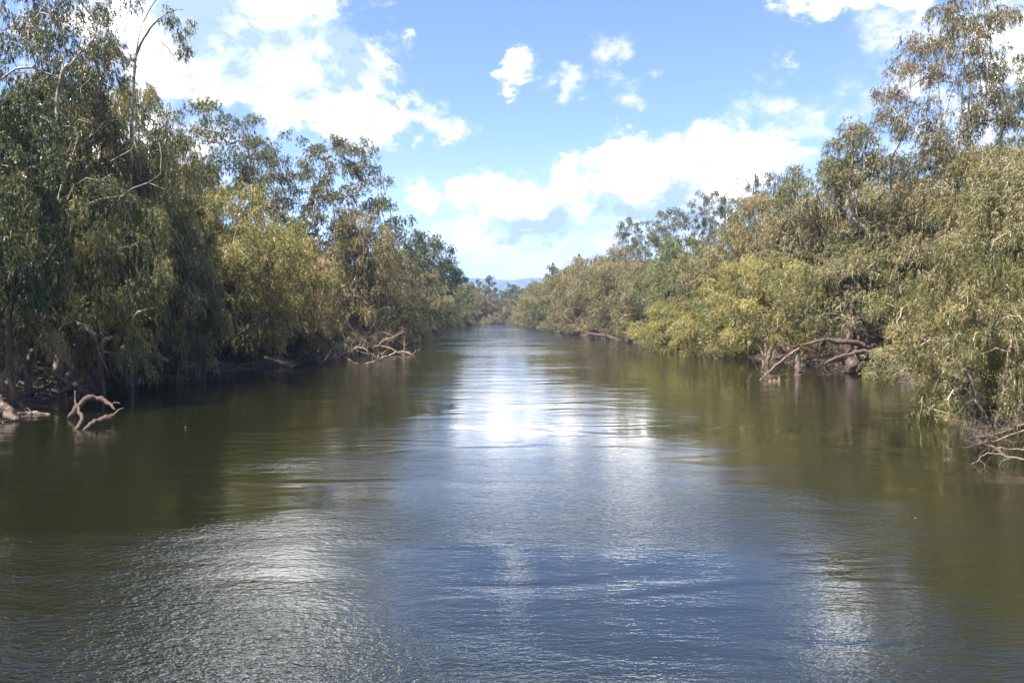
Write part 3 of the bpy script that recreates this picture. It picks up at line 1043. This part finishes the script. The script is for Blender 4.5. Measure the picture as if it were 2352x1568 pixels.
# ---- behind the bend
rng = np.random.default_rng(5)
for i, (xp, Y, top, w) in enumerate([(1085, 412, 668, 75), (1125, 418, 680, 75), (1165, 416, 684, 70), (1200, 420, 680, 70), (1235, 430, 672, 80),
                                     (1060, 430, 655, 80), (1100, 450, 655, 80), (1145, 455, 662, 80), (1190, 460, 660, 80)]):
    plant_px(('far_a', 'far_b')[i % 2], xp, Y, top, w, 'grey-green tree closing the view where the river bends away', group='trees behind the bend',
             color=(0.85 + 0.25 * rng.random(), 0.95, 0.85), rot=i * 1.3)
plant_px('far_gum', 1118, 440, 632, 55, 'gum sticking out highest above the trees at the bend', color=(0.75, 0.9, 0.8))
plant_px('far_gum', 1178, 450, 650, 50, 'lower gum sticking out above the trees at the bend', color=(0.75, 0.9, 0.8), rot=1.0)

# ---- the forest behind the first rows
k = 0
for Y in (43, 51, 60, 72, 84, 97, 112, 130, 150, 174, 202, 236, 275, 320, 370):  # nearest trees added to block sun from the left bank and fill the edge
    for side in (-1, 1):
        for row in (0, 1, 2):
            edge = np.interp(Y, YL, XL) if side < 0 else np.interp(Y, YR, XR)
            x = edge + side * ((8, 15, 25)[row] + rng.uniform(-2, 2))
            h = rng.uniform(12, 15) + 1.5 * row
            key = ['weep_a', 'weep_b', 'dark_a', 'weep_c', 'weep_d'][k % 5] if Y < 180 else ['far_a', 'far_b'][k % 2]
            k += 1
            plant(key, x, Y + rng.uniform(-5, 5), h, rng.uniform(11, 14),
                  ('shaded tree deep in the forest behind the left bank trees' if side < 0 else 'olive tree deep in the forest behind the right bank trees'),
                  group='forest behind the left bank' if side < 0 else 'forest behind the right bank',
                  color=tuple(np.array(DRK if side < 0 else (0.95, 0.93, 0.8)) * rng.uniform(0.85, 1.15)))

# ---- low scrub along the waterline
for side in (-1, 1):
    Y = 70.0 if side < 0 else 104.0
    while Y < 400:
        edge = np.interp(Y, YL, XL) if side < 0 else np.interp(Y, YR, XR)
        x = edge + side * rng.uniform(0.8, 3.0)
        far = Y > 200
        plant(('shrub_a', 'shrub_b')[k % 2], x, Y, rng.uniform(2.6, 5.5), rng.uniform(5.5, 8.5) * (1.25 if far else 1),
              'low grey-green scrub hanging over the left waterline' if side < 0 else 'low olive scrub hanging over the right waterline',
              group='scrub along the left waterline' if side < 0 else 'scrub along the right waterline',
              color=tuple(np.array((0.95, 0.95, 0.85)) * rng.uniform(0.75, 1.15)))
        k += 1
        Y += rng.uniform(5.0, 8.0) * (1 + Y / 250)
for i, xp in enumerate((1070, 1095, 1120, 1145, 1170, 1195, 1215)):
    Y = 399 + rng.uniform(0, 5)
    plant(('shrub_a', 'shrub_b')[i % 2], (xp - 1176) / F * Y, Y, rng.uniform(5, 8), 11, 'low scrub where the river disappears round the bend',
          group='scrub at the bend', color=(0.85, 0.85, 0.75))

# ------------------------------------------------------------------ dead wood and exposed trunks
def smooth_path(P, rad, rng, sub=4, jit=0.02):
    P = np.asarray(P, float)
    n = len(P)
    t = np.arange(n)
    tt = np.linspace(0, n - 1, (n - 1) * sub + 1)
    Q = np.stack([np.interp(tt, t, P[:, k]) for k in range(3)], 1)
    for _ in range(3):
        Q[1:-1] = 0.25 * Q[:-2] + 0.5 * Q[1:-1] + 0.25 * Q[2:]
    r = np.interp(tt, t, np.broadcast_to(rad, (n,)) if np.isscalar(rad) else np.interp(t, np.linspace(0, n - 1, len(rad)), rad))
    Q[1:-1] += rng.normal(0, 1, (len(Q) - 2, 3)) * (jit + 0.12 * r[1:-1, None])
    return Q, r


def wood(name, label, cat, parts, mat, seed=1, group=None):
    """parts: (part name, [(x, y, Y) picture points], (radius, ...), number of side twigs)"""
    rng = np.random.default_rng(seed)
    o0 = px(*parts[0][1][0])
    root = empty(name, o0, label=label, cat=cat, group=group)
    for pn, pts, rad, nt_ in parts:
        tb = Tubes()
        Q, r = smooth_path([px(*p) - o0 for p in pts], rad, rng)
        tb.add(Q, r, 9 if r.max() > 0.12 else 6, rng, 0.13)
        L = np.linalg.norm(Q[-1] - Q[0])

        def side(p, d, length, r0, depth):
            n = 6
            path = [p]
            for i in range(n):
                d = unit(d + rng.normal(0, 0.33, 3) + np.array([0, 0, 0.03]))
                path.append(path[-1] + d * length / n)
                if depth > 0 and i > 0 and rng.random() < 0.55:
                    side(path[-1], unit(d + rng.normal(0, 0.7, 3)), length * 0.55, r0 * 0.55, depth - 1)
            tb.add(path, np.linspace(r0, r0 * 0.3, n + 1), 5, rng, 0.1)
        for _ in range(nt_):
            i = rng.integers(len(Q) // 4, len(Q))
            d = unit(rng.normal(0, 1, 3) * np.array([1, 0.7, 0.8]) + np.array([0, 0, 0.45]) + 0.5 * unit(Q[min(i + 1, len(Q) - 1)] - Q[i - 1]))
            side(Q[i], d, L * rng.uniform(0.18, 0.4), max(0.012, r[i] * 0.45), 2)
        obj(pn, tb.mesh(pn, mat), parent=root)
    return root


# left bank
wood('fallen_log', 'thick pale log lying with its tapered end in the water at the left edge', 'log',
     [('trunk', [(-60, 885, 43), (-10, 925, 42), (18, 950, 41), (34, 968, 40.4)], (0.42, 0.36, 0.30, 0.12), 0)], M_bark, 1)
wood('leaning_log', 'smooth grey log leaning up the left bank from the picture edge', 'log',
     [('trunk', [(-30, 925, 46), (0, 904, 47), (30, 878, 47.5), (58, 837, 48.5), (75, 800, 49)], (0.22, 0.20, 0.17, 0.15, 0.12), 0)], M_bark, 2)
wood('floating_log', 'flat grey slab of wood floating beside the pale log', 'log',
     [('trunk', [(38, 951, 43.3), (75, 949, 43.3), (112, 953, 43)], (0.10, 0.16, 0.06), 0)], M_bark, 3)
wood('snag', 'brown twisted dead branch standing in the water by the left bank', 'dead branch',
     [('branch', [(156, 962, 41.4), (170, 938, 41.5), (201, 909, 42), (229, 916, 42.2), (247, 926, 42), (261, 941, 41.5)], (0.133, 0.148, 0.156, 0.133, 0.101, 0.039), 0),
      ('branch', [(252, 929, 42), (262, 924, 41.8), (273, 928, 41.7)], (0.047, 0.039, 0.023), 0),
      ('branch', [(170, 897, 41), (168, 922, 40.8), (174, 932, 40.5), (176, 948, 40), (186, 955, 39), (183, 968, 38.3), (170, 987, 37.6)], (0.031, 0.047, 0.062, 0.078, 0.094, 0.094, 0.094), 0),
      ('branch', [(188, 989, 37.4), (211, 971, 38), (229, 964, 38.4), (248, 960, 38.6), (258, 956, 38.8)], (0.101, 0.117, 0.140, 0.125, 0.094), 0),
      ('branch', [(246, 958, 38.6), (262, 948, 39), (281, 938, 39.4)], (0.070, 0.055, 0.039), 0)], M_darkbark, 4)
wood('crooked_paperbark', 'bare dark paperbark trunk with crooked limbs under the nearest left paperbarks', 'dead tree',  # trunk and limbs of a leafy paperbark, built apart from its crown
     [('trunk', [(166, 905, 50), (163, 850, 50), (162, 790, 50), (160, 735, 50), (166, 690, 50)], (0.42, 0.32, 0.27, 0.24, 0.15), 0),
      ('limb', [(21, 765, 49), (60, 748, 49), (95, 737, 49.4), (158, 732, 50), (207, 695, 50)], (0.14, 0.16, 0.16, 0.17, 0.08), 2),
      ('limb', [(163, 738, 50), (190, 748, 49.4), (218, 766, 49), (225, 804, 48.6), (242, 846, 48)], (0.18, 0.15, 0.13, 0.10, 0.05), 4)], M_darkbark, 5)
wood('bank_log', 'curved log lying on the sunlit earth of the left bank', 'log',
     [('trunk', [(270, 822, 62), (292, 814, 62), (327, 810, 62), (355, 815, 61.5), (384, 828, 61)], (0.18, 0.2, 0.22, 0.2, 0.12), 0),
      ('branch', [(327, 808, 62), (330, 796, 62), (340, 790, 62)], (0.09, 0.06, 0.04), 0)], M_dead, 6)
wood('root_tangle', 'dark tangle of roots and broken trunk at the left waterline', 'roots',
     [('root', [(575, 834, 86), (600, 829, 86), (632, 828, 86)], (0.28, 0.36, 0.22), 2),
      ('root', [(624, 838, 85), (629, 820, 85.5), (628, 806, 86)], (0.22, 0.2, 0.12), 1),
      ('trunk', [(610, 834, 87), (640, 808, 87), (670, 794, 87.5), (688, 787, 88)], (0.42, 0.40, 0.34, 0.28), 2),
      ('root', [(632, 800, 88), (655, 792, 88), (672, 797, 88)], (0.2, 0.22, 0.2), 2)], M_wetwood, 7)
wood('bare_sapling', 'thin bare dark trunk rising straight above the root tangle', 'dead tree',
     [('trunk', [(676, 800, 89), (677, 770, 89), (679, 720, 89), (678, 657, 89), (680, 620, 89)], (0.20, 0.14, 0.11, 0.08, 0.05), 4)], M_darkbark, 8)
for i, (a, b, lab) in enumerate((((655, 813, 98), (757, 806, 102), 'lower pale straight log lying by the root tangle'), ((690, 801, 103), (742, 804, 103), 'shorter pale log above the straight one'))):
    wood('fallen_log', lab, 'log', [('trunk', [a, tuple((np.array(a) + b) / 2 + (0, -1, 0)), b], (0.2, 0.17, 0.1), 0)], M_dead, 20 + i)
wood('dead_stick', 'dark stick slanting out of the water between roots and pale branches', 'dead branch',
     [('branch', [(735, 838, 84.5), (752, 820, 86), (765, 797, 88), (774, 780, 89)], (0.12, 0.10, 0.07, 0.03), 2)], M_wetwood, 9)
wood('dead_branches', 'pale bleached dead branches sprawling in the water on the left', 'dead branch',
     [('branch', [(790, 824, 96), (818, 795, 98), (834, 798, 98), (846, 807, 97), (843, 820, 97)], (0.062, 0.062, 0.056, 0.043, 0.025), 7),
      ('branch', [(794, 820, 98), (820, 839, 84), (853, 832, 89), (893, 816, 103), (911, 809, 106), (900, 799, 106), (869, 793, 106), (853, 798, 105)], (0.062, 0.068, 0.074, 0.074, 0.068, 0.062, 0.056, 0.037), 9),
      ('branch', [(869, 793, 106), (881, 781, 106), (905, 774, 106), (920, 764, 106)], (0.050, 0.043, 0.031, 0.019), 7),
      ('branch', [(881, 762, 106), (895, 768, 106), (909, 777, 106)], (0.025, 0.031, 0.019), 5),
      ('branch', [(911, 809, 106), (925, 806, 106), (940, 811, 105), (950, 815, 105), (954, 804, 105)], (0.056, 0.050, 0.043, 0.031, 0.019), 5),
      ('branch', [(926, 808, 106), (930, 792, 106), (928, 778, 106)], (0.037, 0.031, 0.019), 5)], M_dead, 10)
wood('exposed_roots', 'dark washed-out roots below the curved log on the left bank', 'roots',
     [('root', [(300, 866, 64), (330, 850, 64), (362, 846, 64), (398, 858, 63)], (0.07, 0.12, 0.13, 0.06), 7),
      ('root', [(345, 872, 64), (360, 850, 64), (380, 838, 64)], (0.05, 0.09, 0.12), 5),
      ('root', [(400, 868, 64), (430, 846, 65), (470, 850, 66)], (0.05, 0.10, 0.06), 7)], M_darkbark, 41)
wood('exposed_roots', 'dark tangle of roots round the foot of the bare trunk on the left', 'roots',
     [('root', [(166, 880, 49.5), (140, 905, 48), (112, 912, 47)], (0.2, 0.13, 0.06), 7),
      ('root', [(166, 880, 49.5), (190, 905, 47.5), (222, 900, 47)], (0.2, 0.12, 0.05), 7),
      ('root', [(120, 880, 49), (90, 900, 48), (60, 905, 47)], (0.14, 0.09, 0.05), 6)], M_darkbark, 42)
for pts, lab, sd in (([(405, 864, 65), (440, 852, 66), (480, 858, 66)], 'dark low branches trailing in the water below the dark narrow tree', 51),
                     ([(500, 858, 70), (540, 846, 72), (585, 850, 72)], 'dark low branches under the yellow-green paperbark', 52),
                     ([(770, 826, 92), (800, 806, 100), (850, 796, 112)], 'dark fallen branches behind the pale bleached ones', 53),
                     ([(860, 786, 130), (905, 778, 150), (950, 770, 170)], 'dark roots along the waterline beyond the pale branches', 54),
                     ([(960, 766, 190), (1000, 760, 225), (1035, 755, 255)], 'farthest dark roots along the left waterline', 55)):
    wood('fallen_branches', lab, 'dead branch', [('branch', pts, (0.09, 0.12, 0.05), 12), ('branch', [(x + 12, y - 10, Y + 1) for x, y, Y in pts], (0.06, 0.09, 0.04), 9)],
         M_darkbark if sd != 53 else M_bark, sd)
# right bank
wood('old_paperbark', 'massive dark split trunk leaning beside the right waterline', 'tree trunk',
     [('trunk', [(1962, 862, 73), (1956, 830, 73.5), (1953, 797, 74), (1947, 748, 74.5), (1953, 709, 75), (1960, 660, 75)], (0.75, 0.62, 0.55, 0.5, 0.4, 0.3), 1),
      ('limb', [(1968, 830, 73.5), (1975, 780, 74), (1962, 742, 74.5), (1932, 738, 74.5)], (0.42, 0.4, 0.36, 0.25), 0),
      ('limb', [(1953, 735, 74.6), (1972, 720, 75), (1986, 745, 75)], (0.3, 0.22, 0.12), 1),
      ('limb', [(2024, 822, 73), (2010, 806, 73), (1986, 790, 73), (1933, 783, 73), (1891, 781, 73), (1838, 793, 73)], (0.34, 0.30, 0.27, 0.24, 0.18, 0.08), 6),
      ('limb', [(2016, 812, 72), (1985, 806, 72), (1961, 811, 72), (1920, 822, 72), (1897, 832, 72), (1894, 848, 72), (1903, 862, 72)], (0.26, 0.22, 0.19, 0.16, 0.13, 0.08, 0.04), 6)], M_wetwood, 11)
wood('stump', 'broken stump standing in the river below the drooping paperbark', 'stump',
     [('trunk', [(1836, 866, 70), (1834, 848, 70), (1831, 828, 70.5), (1832, 806, 71)], (0.38, 0.28, 0.25, 0.2), 1)], M_wetwood, 12)
wood('fallen_branch', 'long branch dipping from the stump into the river on the right', 'dead branch',
     [('branch', [(1836, 800, 71), (1812, 815, 70), (1779, 843, 68), (1762, 858, 67), (1745, 876, 65)], (0.12, 0.10, 0.09, 0.07, 0.04), 7)], M_bark, 13)
wood('twig_tuft', 'small bleached tuft of twigs floating in front of the stump', 'dead branch',
     [('branch', [(1758, 878, 64), (1778, 877, 64), (1800, 880, 64)], (0.03, 0.04, 0.02), 14)], M_dead, 14)
for i, (a, b, lab) in enumerate((((1528, 797, 126), (1632, 768, 131), 'upper of the two long logs piled at the right waterline'),
                                 ((1545, 803, 120), (1618, 788, 123), 'lower of the two long logs piled at the right waterline'))):
    wood('fallen_log', lab, 'log', [('trunk', [a, tuple((np.array(a) + b) / 2 + (0, -3, 0)), b], (0.2, 0.3, 0.34), 3)], M_wetwood if i else M_bark, 30 + i)
wood('leaning_roots', 'dark roots and trunk reaching left over the water under the grey-brown paperbark', 'roots',
     [('trunk', [(1346, 766, 172), (1380, 769, 170), (1412, 777, 168), (1440, 784, 166)], (0.2, 0.35, 0.42, 0.5), 3),
      ('root', [(1392, 756, 172), (1415, 768, 170), (1440, 778, 168)], (0.2, 0.3, 0.38), 2),
      ('root', [(1362, 755, 174), (1390, 762, 172), (1425, 775, 170)], (0.12, 0.2, 0.24), 2)], M_darkbark, 15)
wood('dead_branches', 'bare brown branches dipping into the water at the lower right edge', 'dead branch',
     [('branch', [(2420, 1050, 28), (2352, 1057, 28), (2310, 1046, 28.5), (2278, 1040, 28.6), (2258, 1052, 28.7), (2238, 1069, 28.7)], (0.05, 0.045, 0.04, 0.03, 0.02, 0.014), 3),
      ('branch', [(2400, 1030, 28.5), (2340, 1036, 28.8), (2290, 1030, 29), (2268, 1022, 29)], (0.04, 0.03, 0.025, 0.014), 4),
      ('branch', [(2400, 960, 31), (2330, 985, 31), (2280, 1005, 31), (2225, 1000, 31)], (0.05, 0.04, 0.025, 0.012), 22),
      ('branch', [(2380, 980, 30.5), (2310, 1008, 30.5), (2250, 1020, 30.5)], (0.04, 0.03, 0.014), 22)], M_bark, 16)

# ------------------------------------------------------------------ leaf litter on the banks, leaves on the water
def litter(name, n, pick, z_of, size, cols, seed):
    rng = np.random.default_rng(seed)
    x, y = pick(rng, n)
    z = z_of(x, y)
    a = rng.uniform(0, 6.28, n)
    d = np.stack([np.cos(a), np.sin(a), rng.normal(0, 0.15, n)], 1)
    e = np.stack([-np.sin(a), np.cos(a), rng.normal(0, 0.25, n)], 1)
    s_ = size * rng.uniform(0.6, 1.5, n)
    P = np.stack([x, y, z], 1)
    V = np.stack([P - d * s_[:, None], P + e * s_[:, None] * 0.28, P + d * s_[:, None], P - e * s_[:, None] * 0.28], 1).reshape(-1, 3)
    m = leaf_mat(name + '_leaves', cols, 0.1)
    obj(name, mesh_np(name, V, np.arange(n * 4).reshape(-1, 4), None, m, False, rng.uniform(0, 1, n)), kind='stuff')


def on_bank(rng, n):
    y = rng.uniform(38, 130, n)
    side = rng.random(n) < 0.55
    d = rng.uniform(0.2, 8, n)
    x = np.where(side, np.interp(y, YL, XL) - d, np.interp(y, YR, XR) + d)
    return x, y


litter('leaf_litter', 36000, on_bank, lambda x, y: ground_z(x, y) + 0.03, 0.10,
       [(0, (0.07, 0.045, 0.03)), (0.6, (0.17, 0.115, 0.07)), (1, (0.32, 0.25, 0.18))], 71)


def on_river(rng, n):
    y = 14 + 50 * rng.random(n) ** 1.3
    u = rng.random(n) ** 0.8
    xl = np.interp(y, YL, XL) + 1.0
    return np.where(rng.random(n) < 0.7, xl + u * 22, 26 - u * 24), y


litter('floating_leaves', 70, on_river, lambda x, y: np.full_like(x, 0.012), 0.028,
       [(0, (0.12, 0.09, 0.05)), (0.6, (0.3, 0.25, 0.12)), (1, (0.5, 0.45, 0.34))], 72)


def debris():
    rng = np.random.default_rng(81)
    tb = Tubes()
    for _ in range(900):
        y = 38 + 110 * rng.random() ** 1.3
        side = rng.random() < 0.55
        d = rng.uniform(-0.4, 3.0)
        x = (np.interp(y, YL, XL) - d) if side else (np.interp(y, YR, XR) + d)
        z = max(0.02, float(ground_z(np.array(x), np.array(y)))) + 0.05
        a = rng.uniform(0, 6.28)
        L = rng.uniform(0.3, 2.2)
        dv = np.array([math.cos(a), math.sin(a), rng.normal(0.05, 0.22)]) * L / 2
        P = np.array([x, y, z])
        m = rng.normal(0, 0.12, 3) * L
        r = rng.uniform(0.012, 0.05)
        tb.add([P - dv, P + m * 0.5, P + m * 0.3 + dv * 0.5, P + dv], [r, r * 0.9, r * 0.7, r * 0.4], 4, rng, 0.2)
    obj('driftwood_debris', tb.mesh('driftwood_debris', M_bark), kind='stuff')


debris()
